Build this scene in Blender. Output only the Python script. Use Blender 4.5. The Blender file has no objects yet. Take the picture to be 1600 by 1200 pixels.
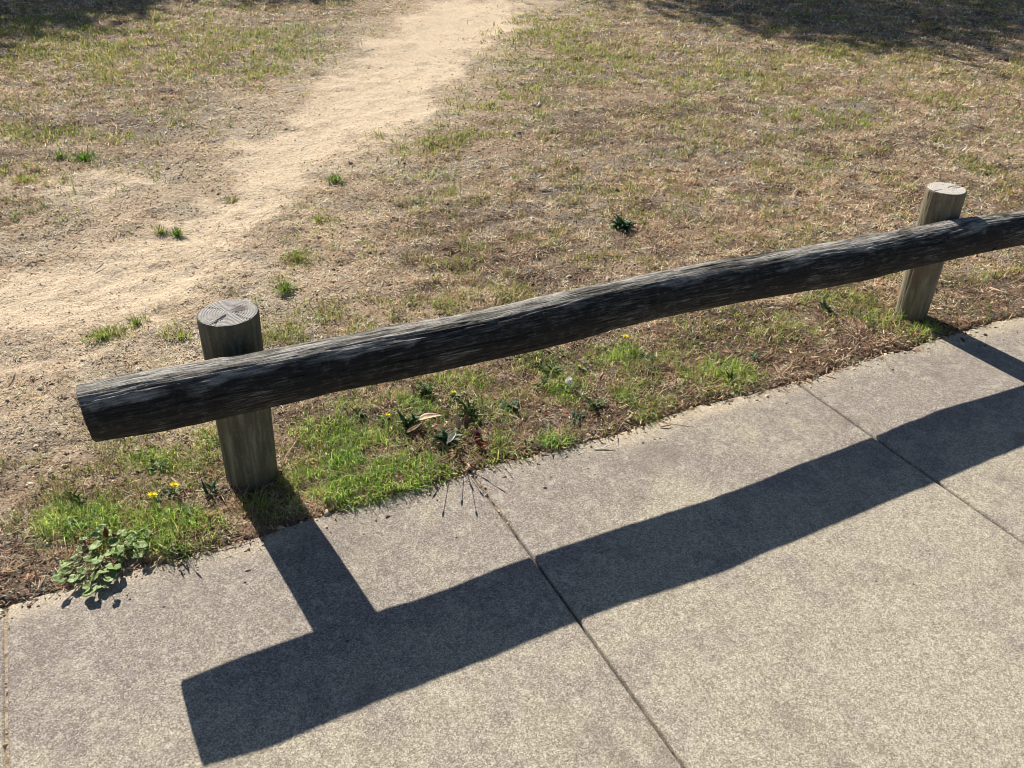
import bpy, math
import numpy as np
from mathutils import Matrix, Vector

rng = np.random.default_rng(7)
SC = bpy.context.scene
COL = SC.collection

# ------------------------------------------------------------------ camera
F, PITCH, ROLL, YAW = 1363.7, 0.56338, 0.02081, 0.47028
CAM = np.array([0.39618, -1.8126, 1.55])
def basis():
    w = np.array([math.sin(YAW)*math.cos(PITCH), math.cos(YAW)*math.cos(PITCH), -math.sin(PITCH)])
    r = np.array([math.cos(YAW), -math.sin(YAW), 0.0]); u = np.cross(r, w)
    c, s = math.cos(ROLL), math.sin(ROLL)
    return c*r+s*u, -s*r+c*u, w
CR, CU, CW = basis()
def G(px, py, z=0.0):
    """point of the photograph (1600x1200) -> point on the ground"""
    d = CW + CR*(px-800)/F - CU*(py-600)/F
    t = (z-CAM[2])/d[2]
    return CAM + d*t
cd = bpy.data.cameras.new('camera'); cam = bpy.data.objects.new('camera', cd); COL.objects.link(cam)
cd.sensor_width = 36; cd.lens = F/1600*36; cd.clip_end = 2000; cd.clip_start = 0.02
M = Matrix((( CR[0], CU[0], -CW[0], CAM[0]), (CR[1], CU[1], -CW[1], CAM[1]), (CR[2], CU[2], -CW[2], CAM[2]), (0, 0, 0, 1)))
cam.matrix_world = M
SC.camera = cam

# ------------------------------------------------------------------ light
AZ, EL = 0.11007, 0.61786           # sun seen from the ground: AZ left of +Y
SUN = np.array([-math.sin(AZ)*math.cos(EL), math.cos(AZ)*math.cos(EL), math.sin(EL)])
W = bpy.data.worlds.new('World'); SC.world = W; W.use_nodes = True
wn = W.node_tree.nodes; sky = wn.new('ShaderNodeTexSky'); sky.sky_type = 'NISHITA'; sky.sun_disc = False
sky.sun_elevation = EL; sky.sun_rotation = -AZ; sky.dust_density = 0.6; sky.ozone_density = 1.2
W.node_tree.links.new(sky.outputs[0], wn['Background'].inputs[0]); wn['Background'].inputs[1].default_value = 0.045
sl = bpy.data.lights.new('sun', 'SUN'); sl.energy = 5.0; sl.angle = math.radians(0.5); sl.color = (1.0, 0.915, 0.78)
so = bpy.data.objects.new('sun', sl); COL.objects.link(so)
so.rotation_euler = Vector(SUN).to_track_quat('Z', 'Y').to_euler(); so.location = (0, 0, 10)
SC.view_settings.view_transform = 'Standard'; SC.view_settings.look = 'None'
SC.view_settings.exposure = 0.70
SC.cycles.filter_width = 1.0; SC.cycles.pixel_filter_type = 'BLACKMAN_HARRIS'; SC.view_settings.gamma = 1.0

# ------------------------------------------------------------------ helpers
def hash2(ix, iy, seed):
    h = (ix.astype(np.int64)*374761393 + iy.astype(np.int64)*668265263 + seed*1274126177) & 0xffffffff
    h = ((h ^ (h >> 13))*1274126177) & 0xffffffff
    return ((h ^ (h >> 16)) & 0xffffff)/float(0xffffff)
def vnoise(x, y, seed=0):
    x = np.asarray(x, float); y = np.asarray(y, float)
    ix = np.floor(x); iy = np.floor(y); fx = x-ix; fy = y-iy
    fx = fx*fx*(3-2*fx); fy = fy*fy*(3-2*fy)
    a = hash2(ix, iy, seed); b = hash2(ix+1, iy, seed); c = hash2(ix, iy+1, seed); d = hash2(ix+1, iy+1, seed)
    return (a*(1-fx)+b*fx)*(1-fy)+(c*(1-fx)+d*fx)*fy
def fbm(x, y, seed=0, oct=4, gain=0.5):
    s = 0; a = 1; t = 0
    for k in range(oct):
        s = s + a*vnoise(x*2**k+17.3*k, y*2**k-9.1*k, seed+k); t += a; a *= gain
    return s/t
def smooth(a, b, x):
    t = np.clip((x-a)/(b-a), 0, 1); return t*t*(3-2*t)

def link(o, parent=None):
    COL.objects.link(o)
    if parent is not None: o.parent = parent
    return o
def mesh_obj(name, verts, faces, mat, parent=None, smooth_=False):
    me = bpy.data.meshes.new(name); me.from_pydata([tuple(v) for v in verts], [], [tuple(int(i) for i in f) for f in faces]); me.update()
    if mat: me.materials.append(mat)
    if smooth_: me.shade_smooth()
    return link(bpy.data.objects.new(name, me), parent)
def raw_mesh(name, V, loops, starts, mat, cols=None, smooth_=False, attrs=None, parent=None):
    me = bpy.data.meshes.new(name)
    me.vertices.add(len(V)); me.vertices.foreach_set('co', np.ascontiguousarray(V, np.float32).ravel())
    me.loops.add(len(loops)); me.loops.foreach_set('vertex_index', np.ascontiguousarray(loops, np.int32))
    me.polygons.add(len(starts)); me.polygons.foreach_set('loop_start', np.ascontiguousarray(starts, np.int32))
    tot = np.diff(np.append(starts, len(loops))).astype(np.int32)
    try: me.polygons.foreach_set('loop_total', tot)
    except Exception: pass
    if cols is not None:
        a = me.attributes.new('Col', 'FLOAT_COLOR', 'POINT')
        c4 = np.ones((len(V), 4), np.float32); c4[:, :3] = cols; a.data.foreach_set('color', c4.ravel())
    for k, v in (attrs or {}).items():
        a = me.attributes.new(k, 'FLOAT', 'POINT'); a.data.foreach_set('value', np.ascontiguousarray(v, np.float32))
    me.update(calc_edges=True); me.validate()
    if smooth_: me.shade_smooth()
    if mat: me.materials.append(mat)
    return link(bpy.data.objects.new(name, me), parent)
def tag(o, label, cat, group=None, kind=None):
    o['label'] = label; o['category'] = cat
    if group: o['group'] = group
    if kind: o['kind'] = kind
    return o
def struct(o): o['kind'] = 'structure'; return o
def empty(name, loc, rz=0.0):
    o = bpy.data.objects.new(name, None); o.location = tuple(loc); o.rotation_euler = (0, 0, rz); o.empty_display_size = 0.05
    return link(o)

class NT:
    def __init__(s, name):
        s.m = bpy.data.materials.new(name); s.m.use_nodes = True; s.t = s.m.node_tree; s.n = s.t.nodes
        s.b = s.n['Principled BSDF']; s.b.inputs['Specular IOR Level'].default_value = 0.25; s.out = s.n['Material Output']
    def add(s, ty, **kw):
        n = s.n.new(ty)
        for k, v in kw.items(): setattr(n, k, v)
        return n
    def set(s, inp, v):
        if hasattr(v, 'bl_idname') or isinstance(v, bpy.types.NodeSocket): s.t.links.new(v, inp)
        else: inp.default_value = v
    def coord(s, which='Object', scale=(1, 1, 1), rot=(0, 0, 0)):
        tc = s.add('ShaderNodeTexCoord'); mp = s.add('ShaderNodeMapping'); s.t.links.new(tc.outputs[which], mp.inputs[0])
        mp.inputs['Scale'].default_value = scale; mp.inputs['Rotation'].default_value = rot
        return mp.outputs[0]
    def noise(s, vec, scale, detail=3, rough=0.55, dist=0.0):
        n = s.add('ShaderNodeTexNoise'); s.t.links.new(vec, n.inputs['Vector'])
        n.inputs['Scale'].default_value = scale; n.inputs['Detail'].default_value = detail
        n.inputs['Roughness'].default_value = rough; n.inputs['Distortion'].default_value = dist
        return n.outputs[0]
    def voro(s, vec, scale, out='Distance', rnd=1.0, feature='F1'):
        n = s.add('ShaderNodeTexVoronoi', feature=feature); s.t.links.new(vec, n.inputs['Vector'])
        n.inputs['Scale'].default_value = scale; n.inputs['Randomness'].default_value = rnd
        return n.outputs[out]
    def ramp(s, v, stops):
        r = s.add('ShaderNodeValToRGB'); s.t.links.new(v, r.inputs[0]); e = r.color_ramp.elements
        while len(e) < len(stops): e.new(0.5)
        for k, (p, c) in enumerate(stops):
            e[k].position = p; e[k].color = (c, c, c, 1) if isinstance(c, (int, float)) else (*c, 1)
        return r.outputs[0]
    def mix(s, f, a, b, mode='MIX'):
        n = s.add('ShaderNodeMix', data_type='RGBA', blend_type=mode)
        s.set(n.inputs[0], f)
        for i, v in ((6, a), (7, b)):
            if isinstance(v, tuple): v = (*v, 1)
            s.set(n.inputs[i], v)
        return n.outputs[2]
    def math(s, op, a, b=0.0, c=None):
        n = s.add('ShaderNodeMath', operation=op); s.set(n.inputs[0], a); s.set(n.inputs[1], b)
        if c is not None: s.set(n.inputs[2], c)
        return n.outputs[0]
    def attr(s, name, out='Fac'):
        n = s.add('ShaderNodeAttribute', attribute_name=name); return n.outputs[out]
    def bump(s, h, dist, strength=1.0, prev=None):
        n = s.add('ShaderNodeBump'); s.t.links.new(h, n.inputs['Height']); n.inputs['Distance'].default_value = dist
        n.inputs['Strength'].default_value = strength
        if prev is not None: s.t.links.new(prev, n.inputs['Normal'])
        return n.outputs[0]
    def fin(s, col, rough, normal=None):
        s.set(s.b.inputs['Base Color'], col if not isinstance(col, tuple) else (*col, 1)); s.set(s.b.inputs['Roughness'], rough)
        if normal is not None: s.t.links.new(normal, s.b.inputs['Normal'])
        return s.m

# ------------------------------------------------------------------ materials
def mat_ground():
    k = NT('soil_and_sand'); v = k.coord('Object')
    sand = k.attr('sand'); grey = k.attr('grey'); 
    n1 = k.noise(v, 160, 3, 0.7); n2 = k.noise(v, 45, 4, 0.6); n3 = k.noise(v, 6, 4, 0.6)
    sc = k.ramp(n1, [(0.28, (0.29, 0.22, 0.155)), (0.42, (0.56, 0.445, 0.325)), (0.56, (0.72, 0.60, 0.455)), (0.75, (0.85, 0.76, 0.615))])
    sc2 = k.mix(k.ramp(n2, [(0.35, 0.5), (0.55, 0.0)]), sc, (0.46, 0.355, 0.245))
    so_ = k.ramp(n1, [(0.33, (0.09, 0.064, 0.045)), (0.5, (0.27, 0.20, 0.14)), (0.7, (0.52, 0.40, 0.285))])
    so2 = k.mix(k.ramp(n3, [(0.4, 0.0), (0.62, 0.6)]), so_, (0.34, 0.265, 0.19))
    so3 = k.mix(grey, so2, k.ramp(n1, [(0.35, (0.07, 0.060, 0.050)), (0.5, (0.22, 0.19, 0.155)), (0.68, (0.46, 0.40, 0.33))]))
    # edge between sand and soil broken up by noise
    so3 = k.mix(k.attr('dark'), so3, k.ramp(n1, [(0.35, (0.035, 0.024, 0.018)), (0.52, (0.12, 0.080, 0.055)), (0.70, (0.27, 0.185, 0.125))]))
    f = k.math('ADD', sand, k.math('MULTIPLY', k.math('SUBTRACT', n2, 0.5), 0.9))
    f = k.ramp(f, [(0.22, 0.0), (0.80, 1.0)])
    c = k.mix(f, so3, sc2)
    h = k.math('ADD', k.math('MULTIPLY', n1, 0.5), n2)
    nb = k.bump(h, 0.012, 1.0)
    return k.fin(c, 0.95, nb)
def mat_concrete():
    k = NT('weathered_concrete'); v = k.coord('Object')
    g1 = k.voro(v, 400, 'Color'); gv = k.math('MULTIPLY', k.noise(v, 330, 3, 0.85), 1.0)
    sep = k.add('ShaderNodeSeparateColor'); k.t.links.new(g1, sep.inputs[0])
    grain = k.math('ADD', k.math('MULTIPLY', sep.outputs[0], 0.55), k.math('MULTIPLY', gv, 0.45))
    big = k.noise(v, 2.3, 5, 0.6); mid = k.noise(v, 11, 4, 0.6); fine = k.noise(v, 70, 3, 0.7)
    tan = k.ramp(grain, [(0.17, (0.14, 0.12, 0.09)), (0.42, (0.350, 0.313, 0.248)), (0.60, (0.462, 0.42, 0.343)), (0.85, (0.74, 0.695, 0.595))])
    pur = k.ramp(grain, [(0.16, (0.095, 0.082, 0.076)), (0.42, (0.245, 0.215, 0.198)), (0.60, (0.335, 0.297, 0.272)), (0.85, (0.60, 0.55, 0.50))])
    st = k.attr('stain')
    f = k.math('ADD', k.math('MULTIPLY', st, 0.95), k.math('ADD', k.math('MULTIPLY', k.math('SUBTRACT', big, 0.5), 2.2), k.math('MULTIPLY', k.math('SUBTRACT', mid, 0.5), 2.2)))
    c = k.mix(k.ramp(f, [(0.25, 0.0), (0.95, 1.0)]), tan, pur)
    c = k.mix(k.ramp(fine, [(0.36, 0.50), (0.52, 0.0)]), c, (0.20, 0.175, 0.145))
    c = k.mix(k.ramp(k.noise(v, 24, 4, 0.7, 1.2), [(0.50, 0.0), (0.66, 0.45)]), c, k.ramp(grain, [(0.2, (0.36, 0.33, 0.27)), (0.8, (0.70, 0.66, 0.56))]))
    c = k.mix(k.math('MULTIPLY', k.attr('dust'), k.ramp(mid, [(0.3, 0.2), (0.6, 1.0)])), c, k.ramp(grain, [(0.2, (0.36, 0.29, 0.21)), (0.6, (0.60, 0.52, 0.40)), (0.85, (0.72, 0.66, 0.54))]))
    c = k.mix(k.ramp(k.noise(v, 3.7, 5, 0.68, 0.8), [(0.56, 0.0), (0.68, 0.42)]), c, (0.155, 0.135, 0.118))
    c = k.mix(k.ramp(k.noise(v, 8.5, 5, 0.7, 0.6), [(0.30, 0.40), (0.40, 0.0)]), c, k.ramp(grain, [(0.2, (0.22, 0.19, 0.15)), (0.8, (0.46, 0.41, 0.34))]))
    pv = k.voro(v, 13, 'Distance'); pit = k.ramp(pv, [(0.030, 1.0), (0.046, 0.0)])
    pz = k.math('MULTIPLY', pit, k.ramp(k.noise(v, 2.1, 2), [(0.45, 0.0), (0.55, 1.0)])); pit = pz
    c = k.mix(k.math('MULTIPLY', pit, 0.85), c, (0.035, 0.03, 0.028))
    pt = k.ramp(k.math('ABSOLUTE', k.math('SUBTRACT', k.noise(v, 1.3, 3), 0.5)), [(0.0, 0.0), (0.1, 0.0)])
    h = k.math('SUBTRACT', k.math('ADD', k.math('MULTIPLY', grain, 0.6), k.math('MULTIPLY', fine, 0.8)), k.math('MULTIPLY', pit, 1.5))
    return k.fin(c, 0.88, k.bump(h, 0.0022, 0.9))
def mat_rail():
    k = NT('weathered_rail_timber'); v = k.coord('Object', (4, 30, 30)); v2 = k.coord('Object', (9, 150, 150)); v3 = k.coord('Object')
    g = k.noise(v2, 1.6, 4, 0.7, 0.4); g2 = k.noise(v, 1.0, 4, 0.65, 0.6); m = k.noise(v3, 5.5, 5, 0.65); sp = k.noise(v3, 120, 2, 0.6)
    c = k.ramp(g, [(0.36, (0.010, 0.010, 0.009)), (0.49, (0.040, 0.038, 0.035)), (0.57, (0.13, 0.125, 0.115)), (0.68, (0.34, 0.33, 0.305))])
    c = k.mix(k.ramp(m, [(0.38, 0.0), (0.54, 0.85)]), c, (0.018, 0.0175, 0.017))
    # the upper side of the log is mixed to a paler silver-grey, in a ragged band
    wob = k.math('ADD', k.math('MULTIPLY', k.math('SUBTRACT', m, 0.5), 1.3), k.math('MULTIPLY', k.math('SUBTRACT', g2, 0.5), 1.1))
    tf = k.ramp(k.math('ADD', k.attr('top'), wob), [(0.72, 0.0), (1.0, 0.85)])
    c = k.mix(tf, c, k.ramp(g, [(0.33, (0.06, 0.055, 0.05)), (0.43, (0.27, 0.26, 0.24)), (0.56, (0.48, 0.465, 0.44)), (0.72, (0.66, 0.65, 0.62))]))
    c = k.mix(k.ramp(g2, [(0.40, 0.55), (0.5, 0.0)]), c, (0.03, 0.028, 0.027))
    c = k.mix(k.ramp(k.noise(v3, 38, 4, 0.75), [(0.52, 0.0), (0.66, 0.45)]), c, k.ramp(g, [(0.4, (0.03, 0.03, 0.028)), (0.65, (0.24, 0.235, 0.215))]))
    h = k.math('ADD', k.math('MULTIPLY', g, 1.0), k.math('MULTIPLY', g2, 1.0))
    return k.fin(c, 0.75, k.bump(h, 0.006, 1.0))
def mat_post(name, a, b, stain):
    k = NT(name); v = k.coord('Object', (40, 40, 2.2)); v3 = k.coord('Object')
    g = k.noise(v, 1.2, 4, 0.65, 0.3); m = k.noise(v3, 9, 4, 0.6); sp = k.noise(v3, 150, 2, 0.6)
    c = k.ramp(g, [(0.34, tuple(x*0.6 for x in a)), (0.5, a), (0.66, b)])
    c = k.mix(k.ramp(m, [(0.42, 0.0), (0.62, 0.7)]), c, stain)
    c = k.mix(k.ramp(sp, [(0.6, 0.0), (0.72, 0.4)]), c, tuple(min(1, x*1.4) for x in b))
    return k.fin(c, 0.8, k.bump(g, 0.004, 0.9))
def mat_endgrain(name, base, dark, knot=None):
    k = NT(name); v = k.coord('Object')
    d = k.add('ShaderNodeVectorMath', operation='LENGTH')
    off = k.add('ShaderNodeVectorMath', operation='MULTIPLY'); k.t.links.new(v, off.inputs[0]); off.inputs[1].default_value = (1, 1, 0)
    k.t.links.new(off.outputs[0], d.inputs[0])
    wob = k.noise(v, 14, 3); r = k.math('ADD', k.math('MULTIPLY', d.outputs['Value'], 900), k.math('MULTIPLY', wob, 9))
    ring = k.math('ADD', k.math('MULTIPLY', k.math('SINE', r), 0.5), 0.5)
    c = k.mix(k.math('MULTIPLY', ring, 0.22), base, dark)
    n = k.noise(v, 55, 4, 0.7); c = k.mix(k.ramp(n, [(0.38, 0.6), (0.6, 0.0)]), c, dark)
    c = k.mix(k.ramp(k.noise(v, 200, 2), [(0.55, 0.0), (0.7, 0.5)]), c, (0.62, 0.61, 0.58))
    if knot:
        q = k.add('ShaderNodeVectorMath', operation='DISTANCE'); k.t.links.new(off.outputs[0], q.inputs[0]); q.inputs[1].default_value = knot
        kk = k.math('ADD', q.outputs['Value'], k.math('MULTIPLY', k.math('SUBTRACT', n, 0.5), 0.02))
        c = k.mix(k.ramp(kk, [(0.008, 0.85), (0.026, 0.0)]), c, (0.085, 0.065, 0.06))
    return k.fin(c, 0.85, k.bump(k.math('ADD', ring, n), 0.0015, 0.7))
def mat_blade(name, trans=0.35, rough=0.55):
    k = NT(name); a = k.add('ShaderNodeAttribute', attribute_name='Col'); 
    k.fin(a.outputs['Color'], rough); k.b.inputs['Specular IOR Level'].default_value = 0.3
    tr = k.add('ShaderNodeBsdfTranslucent'); k.t.links.new(a.outputs['Color'], tr.inputs[0])
    mx = k.add('ShaderNodeMixShader'); mx.inputs[0].default_value = trans
    k.t.links.new(k.b.outputs[0], mx.inputs[1]); k.t.links.new(tr.outputs[0], mx.inputs[2]); k.t.links.new(mx.outputs[0], k.out.inputs[0])
    return k.m
def mat_leaf(name, c1, c2, trans=0.3, rough=0.5, scale=60, vein=None):
    k = NT(name); v = k.coord('Object'); n = k.noise(v, scale, 4, 0.6)
    c = k.ramp(n, [(0.36, c1), (0.64, c2)])
    k.fin(c, rough, k.bump(n, 0.001, 0.6))
    if trans:
        tr = k.add('ShaderNodeBsdfTranslucent'); k.t.links.new(c, tr.inputs[0])
        mx = k.add('ShaderNodeMixShader'); mx.inputs[0].default_value = trans
        k.t.links.new(k.b.outputs[0], mx.inputs[1]); k.t.links.new(tr.outputs[0], mx.inputs[2]); k.t.links.new(mx.outputs[0], k.out.inputs[0])
    return k.m
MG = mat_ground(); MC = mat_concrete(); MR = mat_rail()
MP1 = mat_post('greenish_post_timber', (0.118, 0.118, 0.088), (0.25, 0.242, 0.188), (0.15, 0.122, 0.085))
MP2 = mat_post('pale_post_timber', (0.20, 0.185, 0.135), (0.30, 0.28, 0.21), (0.17, 0.125, 0.09))
ME1 = mat_endgrain('post_top_cut', (0.33, 0.325, 0.315), (0.19, 0.18, 0.18), (0.030, 0.010, 0.0))
ME2 = mat_endgrain('pale_post_top_cut', (0.58, 0.54, 0.50), (0.38, 0.35, 0.32))
MB = mat_blade('grass_blade', 0.5, 0.5); MDRY = mat_blade('dry_grass_blade', 0.38, 0.7); MCR = mat_blade('crumb', 0.0, 0.9)

# ------------------------------------------------------------------ where things lie on the ground
def poly(pts): return np.array([G(*p)[:2] for p in pts])
TRACK = poly([(860, -60), (865, 5), (800, 48), (725, 120), (600, 215), (500, 290), (425, 350), (375, 430), (330, 480), (250, 530), (110, 575), (-20, 600), (-400, 700),
              (-500, 470), (-10, 415), (110, 385), (250, 318), (345, 250), (430, 165), (530, 95), (615, 45), (655, 5), (690, -60)])
def poly_sd(P, x, y):
    """signed distance, positive inside"""
    inside = np.zeros(x.shape, bool); dmin = np.full(x.shape, 1e9)
    n = len(P)
    for i in range(n):
        ax, ay = P[i]; bx, by = P[(i+1) % n]
        ex, ey = bx-ax, by-ay; t = np.clip(((x-ax)*ex+(y-ay)*ey)/(ex*ex+ey*ey), 0, 1)
        dmin = np.minimum(dmin, np.hypot(x-ax-t*ex, y-ay-t*ey))
        c = ((ay > y) != (by > y)) & (x < (bx-ax)*(y-ay)/(by-ay+1e-12)+ax)
        inside ^= c
    return np.where(inside, dmin, -dmin)
def blob(px, py, rx, ry):
    c = G(px, py)[:2]; a = G(px+rx, py)[:2]-c; b = G(px, py+ry)[:2]-c
    return c, np.linalg.inv(np.array([a, b]).T)
def blobs(L, x, y):
    out = np.zeros(x.shape)
    for (px, py, rx, ry, s) in L:
        c, Mi = blob(px, py, rx, ry)
        u = Mi[0, 0]*(x-c[0])+Mi[0, 1]*(y-c[1]); v = Mi[1, 0]*(x-c[0])+Mi[1, 1]*(y-c[1])
        out = np.maximum(out, s*np.clip(1.35-np.sqrt(u*u+v*v), 0, 1)/0.6)
    return np.clip(out, 0, 1)
SANDY = [(150, 300, 170, 50, .75), (60, 470, 260, 70, .9), (250, 330, 120, 60, .6), (40, 640, 110, 60, .6), (120, 230, 90, 20, .35), (240, 610, 120, 40, .35), (20, 760, 60, 60, .45), (480, 70, 120, 22, .35)]
GREYS = [(250, 300, 110, 40, 1), (320, 190, 120, 35, 1), (60, 350, 90, 40, .9), (450, 60, 110, 40, .8), (100, 190, 100, 30, .7), (600, 290, 80, 30, .7), (720, 310, 150, 60, .5),
         (900, 410, 150, 30, .8), (1100, 200, 260, 40, .6), (1350, 200, 300, 50, .6), (30, 850, 80, 60, .7), (180, 640, 160, 60, .5), (1250, 540, 120, 40, .7), (1100, 330, 80, 20, .7)]
VERDANT = [(590, 745, 135, 40, 1), (560, 770, 90, 22, 1), (520, 680, 70, 30, .8), (640, 650, 60, 30, .75), (130, 825, 75, 45, .95), (265, 830, 80, 40, .95), (250, 720, 70, 25, .45), (885, 615, 35, 24, .75), (850, 570, 45, 22, .7),
           (870, 690, 50, 14, .6), (1060, 590, 80, 35, .38), (780, 690, 80, 40, .45), (990, 630, 60, 30, .55), (960, 560, 45, 22, .6), (430, 790, 50, 25, .45), (720, 600, 50, 18, .6), (1440, 520, 50, 14, .5),
           (1130, 585, 60, 35, .6), (1230, 520, 90, 30, .35), (930, 660, 50, 18, .4), (740, 640, 60, 26, .5), (560, 640, 60, 25, .4), (600, 700, 90, 40, .7), (330, 700, 40, 30, .4), (1380, 500, 50, 20, .45), (1300, 470, 120, 12, .3), (640, 740, 60, 22, 1)]
YELLOWY = [(260, 75, 220, 60, .7), (60, 210, 110, 20, .5), (80, 60, 160, 45, .6), (370, 110, 90, 25, .6), (30, 270, 40, 14, .9), (460, 400, 28, 18, .7), (440, 450, 26, 16, .9), (560, 500, 110, 40, .45), (450, 520, 70, 26, .6),
           (500, 345, 40, 16, .6), (640, 225, 70, 26, .55), (700, 215, 60, 18, .6), (780, 160, 80, 40, .5), (830, 50, 90, 30, .55), (900, 90, 120, 35, .45), (1330, 85, 120, 18, .5), (1150, 120, 130, 30, .35), (1240, 185, 90, 14, .55), (1360, 190, 40, 10, .7),
           (700, 300, 30, 10, .6), (850, 370, 30, 10, .5), (620, 480, 120, 30, .4), (900, 470, 160, 20, .35), (1560, 260, 60, 16, .4), (1560, 430, 60, 40, .4), (280, 520, 30, 14, .8), (170, 512, 50, 14, .6), (1590, 110, 40, 14, .6), (1460, 160, 60, 20, .4)]
ORANGE = [(1200, 300, 420, 60, .7), (280, 75, 260, 60, .8), (1450, 140, 200, 40, .6), (640, 370, 200, 60, .4), (1200, 440, 160, 30, .5), (950, 300, 160, 40, .5)]
CORE = [(720, 60, 130, 70, 1), (600, 160, 130, 70, 1), (480, 260, 110, 60, 1), (380, 350, 90, 50, .9), (150, 440, 170, 30, .8), (60, 480, 130, 30, .6)]
def track_mask(x, y):
    w = (fbm(x*2.1, y*2.1, 3, 5, .62)-0.5)*0.95
    sd = poly_sd(TRACK, x, y)+w
    m = smooth(-0.50, 0.45, sd+(fbm(x*9, y*9, 5, 3)-.5)*.45)
    m = np.maximum(m, blobs(SANDY, x, y)*smooth(0.30, 0.62, fbm(x*3.2, y*3.2, 8, 4)))
    gr = blobs(GREYS[:4], x, y)*smooth(0.40, 0.6, fbm(x*5, y*5, 21, 4))
    core = blobs(CORE, x, y); pat = fbm(x*6, y*6, 29, 4)
    return np.clip(m*(.50+.30*smooth(.4, .62, pat)+.52*core)-0.45*gr, 0, 1), sd
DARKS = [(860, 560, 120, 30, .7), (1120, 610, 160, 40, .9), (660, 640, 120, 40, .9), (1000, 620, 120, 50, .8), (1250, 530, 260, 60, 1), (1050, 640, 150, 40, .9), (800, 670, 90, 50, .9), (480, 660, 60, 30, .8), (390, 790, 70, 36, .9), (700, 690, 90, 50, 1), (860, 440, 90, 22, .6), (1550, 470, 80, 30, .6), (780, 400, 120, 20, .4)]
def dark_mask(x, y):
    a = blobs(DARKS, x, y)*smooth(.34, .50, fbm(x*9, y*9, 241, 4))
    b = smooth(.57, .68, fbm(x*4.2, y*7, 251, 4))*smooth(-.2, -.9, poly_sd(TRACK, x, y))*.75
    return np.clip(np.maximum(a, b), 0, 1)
def ground_z(x, y):
    x = np.asarray(x, float); y = np.asarray(y, float)
    z = (fbm(x*1.6, y*1.6, 31, 3)-0.5)*0.030 + (fbm(x*10, y*10, 41, 4, .62)-0.5)*0.036
    tr = smooth(-0.1, 0.5, poly_sd(TRACK, x, y)); z = z - 0.018*tr
    near = smooth(0.0, 0.5, y); z = z*(0.25+0.75*near) + 0.004
    pit = np.zeros_like(z)
    for (cx, cy, r) in ((0.63, 0.25, 0.16), (3.13, 0.18, 0.15)): pit += 0.008*np.exp(-((x-cx)**2+(y-cy)**2)/(r*r))
    z = z-pit
    ey = edge_y(x)
    return np.where(y < ey-0.004, -0.040, np.where(y < ey+0.02, np.minimum(z, -0.004+0.006*vnoise(x*9, y*9, 5)), z))
def edge_y(x):
    """broken grass-side edge of the concrete"""
    return (fbm(np.asarray(x, float)*5, np.asarray(x, float)*0+3.3, 71, 5, .62)-0.5)*0.058 - 0.012*np.clip(vnoise(np.asarray(x, float)*11, 1.7, 73)-0.72, 0, 1)*4

# ------------------------------------------------------------------ the ground (one sheet to the horizon) and the sandy track worn into it
def build_ground():
    xs = np.concatenate([[-600, -200, -60, -20, -8, -4, -2.2], np.arange(-1.4, 5.2, 0.022), np.arange(5.2, 14, 0.05), [15, 18, 25, 45, 90, 250, 700]])
    ys = np.concatenate([[-600, -150, -40, -10, -5, -3.2, -2.66, -2.64, -1.5, -0.5, -0.15], np.arange(-0.07, 2.2, 0.016), np.arange(2.2, 5, 0.03), np.arange(5, 13, 0.06), [14, 17, 25, 45, 90, 250, 800]])
    X, Y = np.meshgrid(xs, ys); x = X.ravel(); y = Y.ravel()
    z = ground_z(x, y); z = np.where(y < -2.65, 0.0, z)
    V = np.stack([x, y, z], 1); nx, ny = len(xs), len(ys)
    m, sd = track_mask(x, y); m = np.maximum(m, .42*smooth(-1.0, 0.0, sd)*(y > 0.3))
    far = smooth(-2.2, -1.4, x)*smooth(14, 13, x)*smooth(14, 12.6, y)
    gl = np.clip(blobs(GREYS, x, y)*0.9*smooth(0.35, 0.6, fbm(x*4, y*4, 12, 3)) + 0.9*smooth(0.48, 0.60, fbm(x*3.2, y*4.5, 13, 4)), 0, 1)
    dk = dark_mask(x, y)
    i = np.arange(nx-1)[None, :]+nx*np.arange(ny-1)[:, None]; i = i.ravel()
    Q = np.stack([i, i+1, i+nx+1, i+nx], 1)
    fs = sd[Q].mean(1) > 0.0; yc = y[Q].mean(1); fs &= (yc > 0.1)
    objs = []
    for nm, sel in (('ground', ~fs), ('dirt_track', fs)):
        q = Q[sel]; used = np.unique(q); remap = np.zeros(len(V), np.int64); remap[used] = np.arange(len(used))
        o = raw_mesh(nm, V[used], remap[q].ravel(), np.arange(len(q))*4, MG, smooth_=True, attrs={'sand': m[used], 'grey': gl[used], 'dark': dk[used]})
        struct(o); objs.append(o)
build_ground()

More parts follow.
